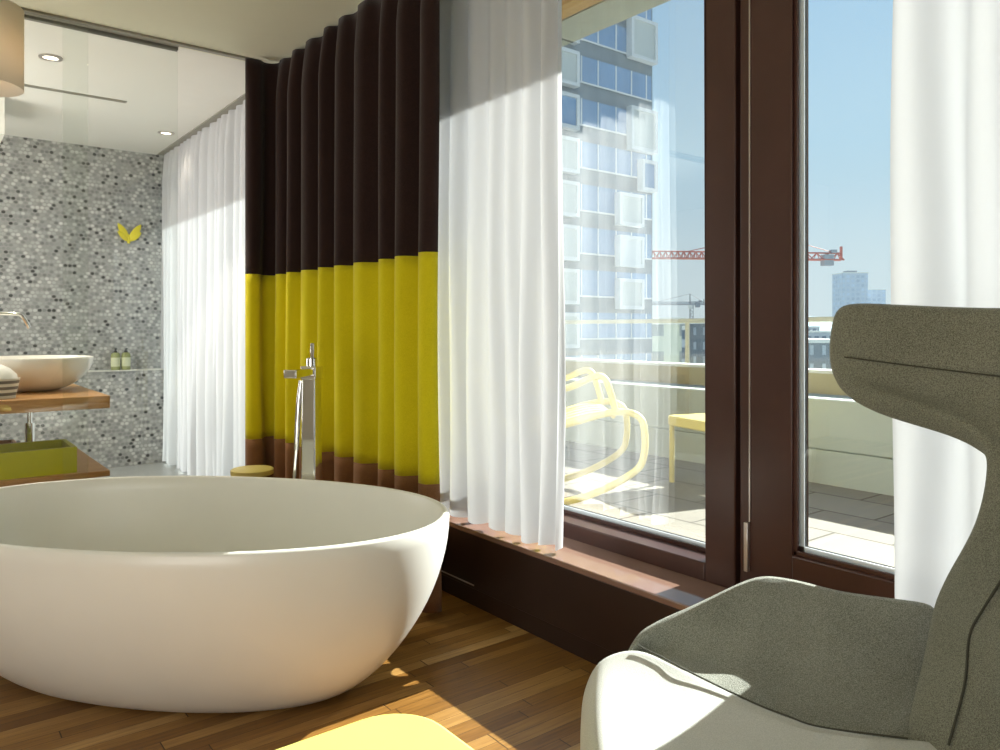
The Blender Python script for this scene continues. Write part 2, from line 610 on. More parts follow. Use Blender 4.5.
def window(name, label, cat, y0, y1, z0, z1, stile0, stile1, rail, xi=WIN_X, top=0.1, depth=0.095, inset=0.045, pane='glass'):
    """frame between y0 and y1 with the given stile widths; the pane sits near the outer face"""
    t = thing(name, label, cat, kind='structure')
    m = MB()
    m.box(xi, xi + depth, y0, y0 + stile0, z0, z1)
    m.box(xi, xi + depth, y1 - stile1, y1, z0, z1)
    m.box(xi, xi + depth, y0 + stile0, y1 - stile1, z0, z0 + rail)
    m.box(xi, xi + depth, y0 + stile0, y1 - stile1, z1 - top, z1)
    m.build('window_frame', M['frame'], t, bevel=0.005)
    gy0, gy1, gz0, gz1 = y0 + stile0, y1 - stile1, z0 + rail, z1 - top
    gx = xi + inset
    b = MB()
    for x_, d_, mat in ((gx - 0.012, 0.010, None),):
        b.box(x_, x_ + d_, gy0 - 0.001, gy0 + 0.014, gz0, gz1)
        b.box(x_, x_ + d_, gy1 - 0.014, gy1 + 0.001, gz0, gz1)
        b.box(x_, x_ + d_, gy0, gy1, gz0 - 0.001, gz0 + 0.014)
        b.box(x_, x_ + d_, gy0, gy1, gz1 - 0.014, gz1)
    b.build('glazing_bead', M['frame'], t, bevel=0.002)
    s = MB()
    for a0, a1, c0, c1 in ((gy0, gy0 + 0.026, gz0, gz1), (gy1 - 0.026, gy1, gz0, gz1), (gy0, gy1, gz0, gz0 + 0.026), (gy0, gy1, gz1 - 0.026, gz1)):
        s.box(gx + 0.004, gx + 0.010, a0, a1, c0, c1)
    s.build('spacer_bar', M['spacer'], t, smooth=0)
    s = MB()
    for a0, a1, c0, c1 in ((gy0, gy0 + 0.028, gz0, gz1), (gy1 - 0.028, gy1, gz0, gz1), (gy0, gy1, gz0, gz0 + 0.028), (gy0, gy1, gz1 - 0.028, gz1)):
        s.box(gx + 0.011, gx + 0.016, a0, a1, c0, c1)
    s.build('seal', M['seal'], t, smooth=0)
    MB().grid([[(gx, gy0, gz0), (gx, gy1, gz0)], [(gx, gy0, gz1), (gx, gy1, gz1)]]).build('inner_pane', M[pane], t, smooth=0)
    MB().grid([[(gx + 0.02, gy0, gz0), (gx + 0.02, gy1, gz0)], [(gx + 0.02, gy0, gz1), (gx + 0.02, gy1, gz1)]]).build('outer_pane', M[pane], t, smooth=0)
    return t


window('window_1', 'fixed window with slim dark brown frame behind the middle sheer', 'window', 1.449, 3.25, STEP_H, CEIL, 0.116, 0.09, 0.06, depth=0.17, inset=0.11, pane='coated')
wd = window('door_1', 'dark brown glazed balcony door with a wide bottom rail', 'door', -0.35, 1.432, STEP_H, CEIL, 0.15, 0.177, 0.158, inset=0.022)
hb = MB().box(WIN_X - 0.014, WIN_X, 1.395, 1.409, 0.395, 0.548).build('hinge_cover', M['steel'], wd, bevel=0.002)
MB().box(WIN_X - 0.004, WIN_X + 0.002, 1.3925, 1.3965, 0.55, CEIL - 0.05).build('door_edge_strip', M['steel'], wd)
struct(MB().box(WIN_X + 0.03, WIN_X + 0.09, 1.430, 1.451, STEP_H, CEIL).build('trim_3', M['seal'], smooth=0), 'dark joint between the window and the balcony door', 'trim')
struct(MB().box(2.0, 2.3, -4.2, -1.7, STEP_H, CEIL).build('wall_right_rear', M['wall'], smooth=0), 'cream wall beside the added window behind the viewer', 'wall')
window('added_window', 'unseen window added behind the viewer for more daylight', 'window', -1.7, -0.35, STEP_H, CEIL, 0.1, 0.1, 0.08)  # added out of view to bring in sun and bounce light
window('window_3', 'bathroom window hidden by the long white sheer', 'window', 4.46, BACK_Y, 0.0, CEIL - 0.12, 0.08, 0.08, 0.08, pane='tinted')

# ceiling tracks of the glass partition and the curtain
tr = thing('ceiling_track', 'grey double track in the ceiling over the glass partition', 'track', kind='structure')
MB().box(-1.5, 1.165, PART_Y + 0.045, PART_Y + 0.075, CEIL - 0.022, CEIL).build('outer_rail', M['trackdark'], tr)
MB().box(-1.5, 1.60, PART_Y - 0.02, PART_Y + 0.012, CEIL - 0.012, CEIL).build('inner_rail', M['track'], tr)
MB().box(-1.5, 1.165, PART_Y + 0.013, PART_Y + 0.044, CEIL - 0.008, CEIL).build('middle_strip', M['track'], tr)

MB().box(1.74, 1.84, 4.40, 7.10, CEIL - 0.008, CEIL).build('sheer_rail', M['track'], tr)
gp = thing('glass_partition', 'clear glass partition between bedroom and bathroom', 'glass partition', kind='structure')
MB().box(-1.5, 0.722, PART_Y - 0.006, PART_Y + 0.004, 0.005, CEIL - 0.012).build('fixed_pane', M['panel'], gp, smooth=0)
MB().box(0.62, 1.165, PART_Y + 0.055, PART_Y + 0.065, 0.005, CEIL - 0.022).build('sliding_pane', M['panel'], gp, smooth=0)


# ------------------------------------------------------------------ curtains
def folds(path, wl, amp, seed, step=0.012, sharp=1.5, vary=0.35):
    """points along a path with fold displacement; returns list of (point, normal, offset, tangent)"""
    rnd = random.Random(seed)
    P = [Vector((x, y, 0)) for x, y in path]
    seg = []
    L = 0
    for a, b in zip(P, P[1:]):
        seg.append((L, (b - a).length, a, b))
        L += (b - a).length
    n = max(8, int(L / step))
    # fold boundaries of uneven width
    edges = [0.0]
    while edges[-1] < L:
        edges.append(edges[-1] + wl * (1 + rnd.uniform(-vary, vary)))
    amps = [amp * rnd.uniform(0.7, 1.2) for _ in edges]
    res = []
    for i in range(n + 1):
        s = L * i / n
        for s0, l_, a, b in seg:
            if s <= s0 + l_ + 1e-9:
                break
        t = (s - s0) / l_
        d = (b - a).normalized()
        p = a + (b - a) * t
        nr = Vector((d.y, -d.x, 0))
        k = max(j for j, e in enumerate(edges) if e <= s + 1e-9)
        k = min(k, len(edges) - 2)
        ph = (s - edges[k]) / (edges[k + 1] - edges[k])
        f = math.tanh(sharp * math.sin(2 * math.pi * ph)) / math.tanh(sharp)
        res.append((p, nr, f * amps[k], d, ph, k))
    return res


def drape(name, fo, z0, z1, zmin, zmax, mat, parent=None, seed=0, nz=28, flare=0.25, drift=0.02, pinch=0.35, lean=None, solid=0.0, wob=0.0):
    rnd = random.Random(seed)
    ph = [rnd.uniform(0, 6.28) for _ in range(400)]
    rows = []
    for j in range(nz + 1):
        z = z0 + (z1 - z0) * j / nz
        u = (z - zmin) / (zmax - zmin)                    # 0 at the floor, 1 at the rail
        a = (1 + flare * (1 - u)) * (1 - (1 - pinch) * max(0, (u - 0.90) / 0.10) ** 1.5)
        row = []
        for p, nr, f, d, q, k in fo:
            sh = drift * math.sin(2.2 * u * 3.14 + ph[k]) * (1 - u) * math.sin(math.pi * q)
            pt = p + nr * (f * a) + d * sh
            if lean:
                pt = pt + d * lean(u)
            zz = z
            if wob and j == 0:
                zz += wob * math.sin(q * 6.28 + ph[k])
            row.append((pt.x, pt.y, zz))
        rows.append(row)
    return MB().grid(rows).build(name, mat, parent, smooth=75, solid=solid)


# heavy three-colour curtain, from the partition track round the corner to the window side
cp = [(1.50, 4.24), (1.60, 4.235)]
for a_ in range(0, 91, 15):
    cp.append((1.60 + 0.085 * math.sin(R(a_)), 4.15 + 0.085 * math.cos(R(a_))))
cp.append((1.685, 2.542))
fo = folds(cp, 0.20, 0.050, 9, 0.010, 1.5, 0.25)
dc = thing('blackout_curtain', 'heavy curtain banded dark brown, yellow and cinnamon behind the bathtub', 'curtain', (0, 0, 0))
drape('brown_panel', fo, 1.457, CEIL - 0.015, 0.03, CEIL, M['brown'], dc, 3, 24, solid=0.004)['label'] = 'dark brown upper panel'
drape('yellow_band', fo, 0.535, 1.457, 0.03, CEIL, M['yellow'], dc, 3, 18, solid=0.004)['label'] = 'broad yellow middle band'
drape('hem_band', fo, 0.03, 0.535, 0.03, CEIL, M['hem'], dc, 3, 10, solid=0.004)['label'] = 'cinnamon brown hem'

# sheers
so = folds([(1.89, 2.86), (1.89, 2.06)], 0.11, 0.026, 11, 0.006, 1.1, 0.45)
tag(drape('sheer_curtain', so, 0.345, CEIL - 0.01, 0.345, CEIL, M['sheer'], None, 4, 36, flare=0.5, drift=0.03, wob=0.006),
    'narrow white sheer between the yellow-banded curtain and the window', 'sheer curtain', 'white sheer curtains')
so = folds([(1.89, 0.862), (1.89, -0.75)], 0.12, 0.036, 23, 0.008, 1.0, 0.5)
tag(drape('sheer_curtain', so, 0.345, CEIL - 0.01, 0.345, CEIL, M['sheer'], None, 6, 36, flare=0.4, drift=0.03,
          lean=lambda u: -0.018 * math.sin(u * 3.1) + 0.03 * max(0, u - 0.55)),
    'white sheer hanging behind the grey wing chair', 'sheer curtain', 'white sheer curtains')
so = folds([(1.79, 7.05), (1.79, 4.36)], 0.15, 0.035, 31, 0.010, 1.0, 0.5)
tag(drape('sheer_curtain', so, 0.012, CEIL - 0.01, 0.012, CEIL, M['sheer'], None, 8, 30, flare=0.5, drift=0.04),
    'long white sheer in the bathroom beside the mosaic wall', 'sheer curtain', 'white sheer curtains')


# ------------------------------------------------------------------ bathtub
tub = thing('bathtub', 'white freestanding oval bathtub on the parquet floor', 'bathtub', (0.730, 2.653, 0), math.atan2(-0.743, 0.67))
A_, B_, H_ = 0.90, 0.522, 0.56
NT = 96


def ering(a, b, z, k=2.12):
    r = []
    for i in range(NT):
        t = 2 * math.pi * i / NT
        c, s = math.cos(t), math.sin(t)
        r.append((a * math.copysign(abs(c) ** (2 / k), c), b * math.copysign(abs(s) ** (2 / k), s), z))
    return r


rings = []
ba, bb = 0.56, 0.235                     # footprint on the floor
rings.append(ering(ba * 0.6, bb * 0.6, 0.0))
for i in range(0, 19):
    t = i / 18
    q = math.sin(t * math.pi / 2) ** 1.08      # bowl-like flank
    z = 0.002 + (H_ - 0.010) * (1 - math.cos(t * math.pi / 2)) ** 0.78
    rings.append(ering(ba + (A_ - ba) * q, bb + (B_ - bb) * q, z, 2.12))
for da, dz in ((-0.002, -0.005), (-0.006, -0.0015), (-0.012, 0.0), (-0.020, -0.0015), (-0.025, -0.007)):
    rings.append(ering(A_ + da, B_ + da, H_ + dz))
for i in range(1, 15):
    t = i / 14
    q = math.cos(t * math.pi / 2) ** 0.7
    z = H_ - 0.008 - (H_ - 0.09) * math.sin(t * math.pi / 2) ** 1.1
    rings.append(ering(0.42 + (A_ - 0.028 - 0.42) * q, 0.19 + (B_ - 0.028 - 0.19) * q, z))
rings.append(ering(0.2, 0.1, 0.068))
MB().loft(rings).build('tub_shell', M['tub'], tub, smooth=60)
MB().lathe([(0.0, 0.069), (0.034, 0.069), (0.036, 0.075), (0.030, 0.078), (0.0, 0.078)], n=24, cap=False).build('drain', M['chrome'], tub)

# freestanding mixer at the far side of the tub
mx_ = thing('bath_mixer', 'tall chrome freestanding tub mixer in front of the yellow-banded curtain', 'bath mixer', (1.303, 2.915, 0), math.atan2(-0.67, -0.743))
MB().lathe([(0.062, 0.0), (0.062, 0.012), (0.058, 0.016), (0.0, 0.016)], n=28, cap=False).build('base_plate', M['chrome'], mx_)
MB().loft([[(x * s, y * s, z) for x, y in ((-0.036, -0.030), (0.036, -0.030), (0.036, 0.030), (-0.036, 0.030))]
           for s, z in ((1.25, 0.014), (1.05, 0.45), (0.95, 0.955))]).build('column', M['chrome'], mx_, bevel=0.006)
MB().box(-0.038, 0.038, -0.033, 0.033, 0.945, 1.0).build('mixer_body', M['chrome'], mx_, bevel=0.005)
MB().loft([[(x, y, z) for y, z in ((-0.026, 0.962), (0.026, 0.962), (0.026, 0.994), (-0.026, 0.994))] for x in (0.03, 0.20)]).build('spout', M['chrome'], mx_, bevel=0.004)
MB().lathe([(0.022, 0.999), (0.022, 1.03), (0.017, 1.034), (0.0, 1.034)], n=20, cap=False).build('handle_hub', M['chrome'], mx_)
MB().loft([[(-0.008 + dx, y, z) for dx, y in ((-0.006, -0.008), (0.006, -0.008), (0.006, 0.008), (-0.006, 0.008))]
           for z in (1.028, 1.06, 1.092)]).build('lever', M['chrome'], mx_, bevel=0.003)
hs = MB().tube([(0.0, -0.044, 0.94), (0.005, -0.052, 0.86), (0.01, -0.062, 0.66)], [0.011, 0.012, 0.010], 12).build('hand_shower', M['chrome'], mx_)
MB().tube(spline([(0.01, -0.061, 0.67), (0.012, -0.072, 0.5), (0.012, -0.078, 0.25), (0.01, -0.06, 0.12), (0.0, -0.03, 0.06)], 8), 0.007, 8).build('hose', M['chrome'], hs)


# ------------------------------------------------------------------ stools
def rounded_rect(x0, x1, y0, y1, r, n=8):
    pts = []
    for cx, cy, a0 in ((x1 - r, y1 - r, 0), (x0 + r, y1 - r, 90), (x0 + r, y0 + r, 180), (x1 - r, y0 + r, 270)):
        for i in range(n + 1):
            a = R(a0 + 90 * i / n)
            pts.append((cx + r * math.cos(a), cy + r * math.sin(a)))
    return pts


sl = thing('stool', 'pale yellow stool with a rounded square top beside the bathtub', 'stool', (0.480, 0.930, 0))
MB().prism(rounded_rect(-0.22, 0.22, -0.22, 0.22, 0.10), 0.47, 0.50).build('seat', M['paleyellow'], sl, bevel=0.010, segs=3)
for sx_ in (-1, 1):
    for sy_ in (-1, 1):
        MB().tube([(sx_ * 0.14, sy_ * 0.14, 0.472), (sx_ * 0.17, sy_ * 0.17, 0.0)], [0.017, 0.012], 12).build('leg', M['paleyellow'], sl)

ss = thing('side_table', 'small round yellow side table between bathtub and bathroom sheer', 'side table', (1.40, 3.855, 0))
MB().lathe([(0.0, 0.405), (0.096, 0.405), (0.106, 0.411), (0.106, 0.433), (0.100, 0.437), (0.0, 0.437)], n=36, cap=False).build('table_top', M['outyellow'], ss)
MB().tube([(0, 0, 0.406), (0, 0, 0.012)], 0.014, 12).build('stem', M['outyellow'], ss)
MB().lathe([(0.085, 0.0), (0.085, 0.008), (0.02, 0.016), (0.0, 0.016)], n=28, cap=False).build('foot', M['outyellow'], ss)


# ------------------------------------------------------------------ vanity and what stands on it
va = thing('vanity', 'wooden washbasin counter with a lower shelf behind the glass', 'vanity', (0, 0, 0))
MB().box(-1.2, 0.85, 4.42, 5.72, 0.735, 0.801).build('countertop', M['oak'], va, bevel=0.004)
MB().box(-1.2, 0.85, 4.42, 5.60, 0.378, 0.408).build('lower_shelf', M['oak'], va, bevel=0.004)
MB().box(-1.26, -1.2, 4.42, 5.72, 0.0, 0.801).build('end_panel', M['oak'], va, bevel=0.004)
MB().box(0.05, 0.09, 5.35, 5.45, 0.0, 0.378).build('support_post', M['steel'], va, bevel=0.003)
MB().box(0.05, 0.09, 5.35, 5.45, 0.408, 0.735).build('support_post', M['steel'], va, bevel=0.003)
dr = MB().box(-0.5, 0.30, 4.46, 4.95, 0.70, 0.735).build('drawer', M['oak'], va, bevel=0.003)
MB().box(-0.2, 0.0, 4.445, 4.46, 0.712, 0.722).build('drawer_handle', M['steel'], dr, bevel=0.002)

wb = thing('washbasin', 'round white vessel basin on the wooden counter', 'washbasin', (0.555, 5.03, 0.801))
pr = [(0.0, 0.0), (0.10, 0.0)]
for i in range(1, 13):
    t = i / 12
    pr.append((0.10 + 0.22 * math.sin(t * math.pi / 2) ** 0.95, 0.188 * (1 - math.cos(t * math.pi / 2)) ** 0.85))
pr += [(0.318, 0.191), (0.313, 0.191)]
for i in range(1, 11):
    t = i / 10
    pr.append((0.10 + 0.21 * math.cos(t * math.pi / 2) ** 0.9, 0.186 - 0.170 * math.sin(t * math.pi / 2)))
pr.append((0.0, 0.014))
MB().lathe(pr, n=56, cap=False).build('basin_bowl', M['ceramic'], wb, smooth=60)
MB().tube([(0.555, 5.03, 0.735), (0.555, 5.03, 0.60)], 0.013, 14).tube([(0.555, 5.03, 0.62), (0.555, 5.03, 0.415)], 0.024, 16).build('drain_trap', M['chrome'], va)

fa = thing('basin_faucet', 'slim chrome faucet with a long spout reaching over the vessel basin', 'faucet', (0.17, 5.05, 0.801))
MB().lathe([(0.026, 0.0), (0.026, 0.02), (0.016, 0.026), (0.016, 0.40), (0.0, 0.40)], n=20, cap=False).build('faucet_column', M['chrome'], fa)
MB().tube(spline([(0.0, 0, 0.395), (0.02, 0, 0.432), (0.06, 0, 0.438), (0.30, -0.01, 0.434), (0.345, -0.01, 0.425), (0.372, -0.01, 0.385), (0.385, -0.01, 0.355)], 6), 0.010, 12).build('spout', M['chrome'], fa)
MB().tube([(0.0, -0.016, 0.2), (0.0, -0.09, 0.215)], 0.006, 10).build('lever', M['chrome'], fa)

cu = thing('striped_basket', 'grey and white striped basket at the left end of the counter', 'basket', (0.352, 4.60, 0.801))
MB().lathe([(0.0, 0.0), (0.094, 0.0), (0.115, 0.10), (0.109, 0.10), (0.09, 0.008), (0.0, 0.008)], n=36, cap=False).build('basket_body', M['stripes'], cu)
tw = MB().lathe([(0.0, 0.012), (0.088, 0.012), (0.105, 0.085), (0.100, 0.118), (0.072, 0.148), (0.035, 0.168), (0.0, 0.174)], n=30, cap=False).build('face_towel', M['towel'])
tw.location = (0.352, 4.60, 0.801)
tag(tw, 'white towel bundled in the striped basket', 'towel')

bx = thing('storage_box', 'open lime green box on the lower wooden shelf', 'box', (0.0, 0.0, 0.408))
m = MB().box(-0.15, 0.702, 4.462, 4.825, 0, 0.014)
m.box(-0.15, 0.702, 4.462, 4.484, 0.014, 0.132).box(-0.15, 0.702, 4.803, 4.825, 0.014, 0.132)
m.box(-0.15, -0.128, 4.484, 4.803, 0.014, 0.132).box(0.680, 0.702, 4.484, 4.803, 0.014, 0.132)
m.build('box_body', M['lime'], bx, smooth=0)

ty = thing('wooden_tray', 'dark-edged wooden tray behind the lime green box', 'tray', (0.28, 5.18, 0.408))
m = MB().box(-0.28, 0.23, -0.18, 0.18, 0.05, 0.062).box(-0.28, 0.23, -0.18, -0.165, 0.062, 0.085).box(-0.28, 0.23, 0.165, 0.18, 0.062, 0.085).box(0.215, 0.23, -0.165, 0.165, 0.062, 0.085)
m.build('tray_board', M['oak'], ty, bevel=0.002)
for sx_ in (-0.25, 0.2):
    MB().box(sx_ - 0.012, sx_ + 0.012, -0.16, 0.16, 0, 0.05).build('foot', M['oak'], ty)
fold_ = [(0.0, 0.033), (0.033, 0.066)]
for i, (z0, z1) in enumerate(fold_):
    o = MB().box(-0.24, 0.13 - 0.01 * i, -0.13, 0.13, z0 + 0.001, z1).build('folded_towel', M['towel'], None, bevel=0.014, segs=4)
    o.location = (0.28, 5.18, 0.47)
    tag(o, ['white folded towel lying directly on the wooden tray', 'white folded towel topmost on the wooden tray'][i], 'towel', 'towels on the tray')

for i, (x_, y_) in enumerate(((1.397, 7.055), (1.478, 7.055))):
    b = thing('soap_bottle', ['olive pump bottle on the mosaic ledge, the one farther from the sheer', 'olive pump bottle on the mosaic ledge, the one nearer the sheer'][i],
              'bottle', (x_, y_, 0.805), 0, 'soap bottles on the ledge')
    MB().lathe([(0.0, 0.0), (0.033, 0.0), (0.035, 0.005), (0.035, 0.125), (0.028, 0.142), (0.014, 0.148), (0.0, 0.148)], n=24, cap=False).build('bottle_body', M['bottle'], b)
    MB().lathe([(0.0356, 0.03), (0.0356, 0.105)], n=24, cap=False).build('paper_label', M['label'], b)
    MB().lathe([(0.014, 0.146), (0.014, 0.162), (0.006, 0.164), (0.006, 0.182), (0.0, 0.182)], n=14, cap=False).tube([(0, 0, 0.18), (0, -0.035, 0.178)], 0.007, 8).build('pump', M['black'], b)

# yellow winged ornament on the mosaic wall
orn = thing('wall_ornament', 'small yellow winged ornament on the mosaic wall', 'ornament', (1.515, BACK_Y, 1.98))
for sgn in (-1, 1):
    for k, (a, ln, wd_) in enumerate(((32, 0.17, 0.035), (50, 0.12, 0.03))):
        ca, sa = math.sin(R(a)) * sgn, math.cos(R(a))
        rings = []
        for i in range(9):
            t = i / 8
            wv = wd_ * math.sin(math.pi * min(1, t * 0.92 + 0.06)) ** 0.7
            cx, cz = ca * ln * t, sa * ln * t - 0.075
            d = 0.030 * math.sin(t * 2.0)
            rings.append([(cx + sa * wv * 0.8 * e, -0.012 - d - 0.006 * q_, cz - ca * wv * 0.8 * e) for e, q_ in ((-1, 0), (0, 1.2), (1, 0), (0, -1))])
        MB().loft(rings).build('wing', M['ornament'], orn, smooth=60)
MB().tube([(0, -0.013, -0.095), (0, -0.016, -0.02)], 0.012, 10).build('ornament_stem', M['ornament'], orn)

# downlights and ceiling slot
for i, (x_, y_) in enumerate(((0.646, 4.94), (1.605, 6.29))):
    d = thing('downlight', ['round recessed downlight above the washbasin', 'round recessed downlight near the bathroom sheer'][i], 'ceiling light', (x_, y_, CEIL), 0, 'bathroom downlights')
    MB().lathe([(0.060, 0.0), (0.060, -0.006), (0.040, -0.008), (0.038, 0.0)], n=32, cap=False).build('trim_ring', M['steel'], d)
    MB().lathe([(0.0, -0.003), (0.038, -0.003)], n=24, cap=False).build('lamp_lens', emit('warm_lamp', (1.0, 0.86, 0.66), 6.0), d)
    l = bpy.data.lights.new('downlight_bulb', 'SPOT')
    l.energy = (85, 4)[i]
    l.spot_size = R(100)
    l.color = (1, 0.88, 0.7)
    l.shadow_soft_size = 0.03
    lo = bpy.data.objects.new('downlight_bulb', l)
    C.objects.link(lo)
    lo.parent = d
    lo.location = (0, 0, -0.02)
cv_ = thing('ceiling_vent', 'narrow slot vent in the bathroom ceiling', 'vent', (0, 0, CEIL))
MB().box(0.58, 1.175, 5.58, 5.62, -0.006, 0).build('slot_frame', M['track'], cv_)
MB().box(0.59, 1.165, 5.593, 5.607, -0.0065, -0.004).build('slot', M['trackdark'], cv_)

# pendant lamp at the left edge
pl = thing('pendant_lamp', 'warm glowing drum pendant hanging before the glass partition', 'pendant lamp', (0.255, 3.98, 2.20))
MB().lathe([(0.160, 0.0), (0.160, 0.35)], n=40, cap=False).build('lamp_shade', M['lampshade'], pl, solid=0.003)
MB().tube([(0, 0, 0.22), (0, 0, 0.48)], 0.004, 8).build('cord', M['towel'], pl)
MB().lathe([(0.0, 0.05), (0.025, 0.06), (0.045, 0.10), (0.035, 0.15), (0.018, 0.18), (0.018, 0.23), (0.0, 0.23)], n=20, cap=False).build('bulb', emit('bulb_glow', (1.0, 0.66, 0.42), 8.0), pl)
m = MB()
for a_ in (0, 120, 240):
    m.tube([(0, 0, 0.225), (0.16 * math.cos(R(a_)), 0.16 * math.sin(R(a_)), 0.30)], 0.003, 6)
m.build('spider', M['steel'], pl)


# ------------------------------------------------------------------ wing chair: local x = towards its back, y = towards the window side
ch = thing('wing_chair', 'grey-green winged lounge chair with pale seat in front of the balcony door', 'armchair',
           (0.55 * math.cos(YAW) + 1.1 * math.sin(YAW), -0.55 * math.sin(YAW) + 1.1 * math.cos(YAW), 0), -YAW)


# side profile of the arm crest and where the arm meets the seat (x, y, z)
crest = spline([(-0.305, 0.462, 0.440), (-0.255, 0.507, 0.492), (-0.198, 0.528, 0.525), (-0.121, 0.540, 0.563), (0.002, 0.556, 0.618), (0.082, 0.548, 0.619), (0.1625, 0.478, 0.615), (0.335, 0.415, 0.608)], 3)
root = spline([(-0.300, 0.448, 0.430), (-0.255, 0.480, 0.478), (-0.22, 0.435, 0.486), (-0.178, 0.379, 0.483), (-0.083, 0.304, 0.462), (-0.03, 0.270, 0.452), (0.021, 0.245, 0.445), (0.20, 0.220, 0.438)], 3)


root = [p - Vector((0, 0, 0.012)) for p in root]


# thin padded pieces built as closed shells so that the thickness always goes outwards
def shell(name, rows, mat, outward, thick, mir=False, sub=2, taper=None):
    rows = [[Vector(p) for p in r] for r in rows]
    nr, nc = len(rows), len(rows[0])
    off = []
    for i in range(nr):
        o_ = []
        for j in range(nc):
            du = rows[min(i + 1, nr - 1)][j] - rows[max(i - 1, 0)][j]
            dv = rows[i][min(j + 1, nc - 1)] - rows[i][max(j - 1, 0)]
            nn = du.cross(dv)
            nn = nn.normalized() if nn.length > 1e-9 else Vector(outward(rows[i][j])).normalized()
            if nn.dot(Vector(outward(rows[i][j]))) < 0:
                nn = -nn
            o_.append(rows[i][j] + nn * thick * (taper(i) if taper else 1))
        off.append(o_)
    s_ = -1 if mir else 1
    m_ = MB()
    bm = m_.bm
    F = [[bm.verts.new((p.x, p.y * s_, p.z)) for p in r] for r in rows]
    G = [[bm.verts.new((p.x, p.y * s_, p.z)) for p in r] for r in off]
    for i in range(nr - 1):
        for j in range(nc - 1):
            bm.faces.new((F[i][j], F[i][j + 1], F[i + 1][j + 1], F[i + 1][j]))
            bm.faces.new((G[i][j], G[i + 1][j], G[i + 1][j + 1], G[i][j + 1]))
    loop = [(i, 0) for i in range(nr)] + [(nr - 1, j) for j in range(1, nc)] + [(i, nc - 1) for i in range(nr - 2, -1, -1)] + [(0, j) for j in range(nc - 2, 0, -1)]
    for k in range(len(loop)):
        a, b = loop[k], loop[(k + 1) % len(loop)]
        bm.faces.new((F[a[0]][a[1]], G[a[0]][a[1]], G[b[0]][b[1]], F[b[0]][b[1]]))
    return m_.build(name, mat, ch, smooth=80, sub=sub)


def arm_rows():
    rows = []
    for a, b in zip(root, crest):
        row = []
        for k in range(6):
            t = k / 5
            p = a.lerp(b, t) + Vector((0, 0.03, -0.035)) * math.sin(math.pi * t)
            row.append(p)
        rows.append(row)
    return rows


for mir in (False, True):
    shell('arm_panel', arm_rows(), M['weave'], lambda p: (0.0, 1, -0.6), 0.04, mir, 2, lambda i: min(1, 0.12 + i * 0.11))

# seat cushion: broad at the front, narrowing between the arms, rolled over at the front
seat_rows = []
edge = [(0.24, 0.215, 0.440), (0.16, 0.225, 0.438), (0.021, 0.250, 0.445), (-0.03, 0.275, 0.452), (-0.083, 0.308, 0.461), (-0.178, 0.384, 0.482), (-0.22, 0.438, 0.487),
        (-0.262, 0.492, 0.490), (-0.315, 0.506, 0.473), (-0.352, 0.498, 0.453), (-0.376, 0.476, 0.412), (-0.384, 0.468, 0.37), (-0.382, 0.460, 0.31)]
for n_, (x_, h_, z_) in enumerate(edge):
    row = []
    for k in range(15):
        v = math.sin((-1 + 2 * k / 14) * math.pi / 2)
        fr = min(1, max(0, (-x_ - 0.05) / 0.25))
        bow = -0.035 * (1 - v * v) * fr
        dip = (z_ - (0.420 + 0.015 * fr)) * (1 - abs(v) ** 2.6) if n_ < 9 else (0.012 * (1 - v * v))
        row.append((x_ + bow, v * h_, z_ - dip))
    seat_rows.append(row)
shell('seat', seat_rows, M['seat'], lambda p: (0.8 if p.x < -0.36 else 0.0, 0, -1), 0.06)

# back: rises between the arms, narrows at the waist and spreads into the head wings
#        z,    centre x, half width, forward curl of the edge
back_prof = [(0.395, 0.20, 0.235, 0.05), (0.45, 0.240, 0.275, 0.07), (0.53, 0.285, 0.345, 0.045), (0.60, 0.310, 0.405, 0.024), (0.66, 0.325, 0.360, 0.045),
             (0.735, 0.338, 0.286, 0.066), (0.80, 0.349, 0.235, 0.078), (0.865, 0.357, 0.205, 0.088), (0.92, 0.363, 0.191, 0.096)]
brow = []
for z_, cx, hw, curl in back_prof:
    row = []
    for k in range(13):
        v = -1 + 2 * k / 12
        row.append((cx - curl * abs(v) ** 2.2, v * hw, z_))
    brow.append(row)
# the upper part fans out: rows are tilted, rising from the waist to the wing tips
fan = [(0.95, 0.952, 0.366, 0.198, 0.094), (0.965, 0.972, 0.368, 0.225, 0.098), (0.976, 0.995, 0.370, 0.265, 0.125), (0.988, 1.024, 0.372, 0.325, 0.190), (1.00, 1.048, 0.374, 0.384, 0.252),
       (1.02, 1.064, 0.376, 0.409, 0.272), (1.06, 1.100, 0.380, 0.414, 0.282), (1.105, 1.14, 0.383, 0.414, 0.282), (1.150, 1.178, 0.386, 0.412, 0.280), (1.185, 1.203, 0.388, 0.402, 0.266)]
for zc, ze, cx, hw, curl in fan:
    row = []
    for k in range(13):
        v = -1 + 2 * k / 12
        a = abs(v)
        y_ = math.copysign(hw * math.sin(a * 1.25) / math.sin(1.25), v) if v else 0.0
        row.append((cx - curl * a ** 2.0, y_, zc + (ze - zc) * a * a))
    brow.append(row)
shell('backrest', brow, M['weavedark'], lambda p: (1, p.y * 2.5, 0.0), 0.055)


def piping(name, pts, r=0.0016):
    return MB().tube(spline(pts, 6), r, 6).build(name, M['thread'], ch)


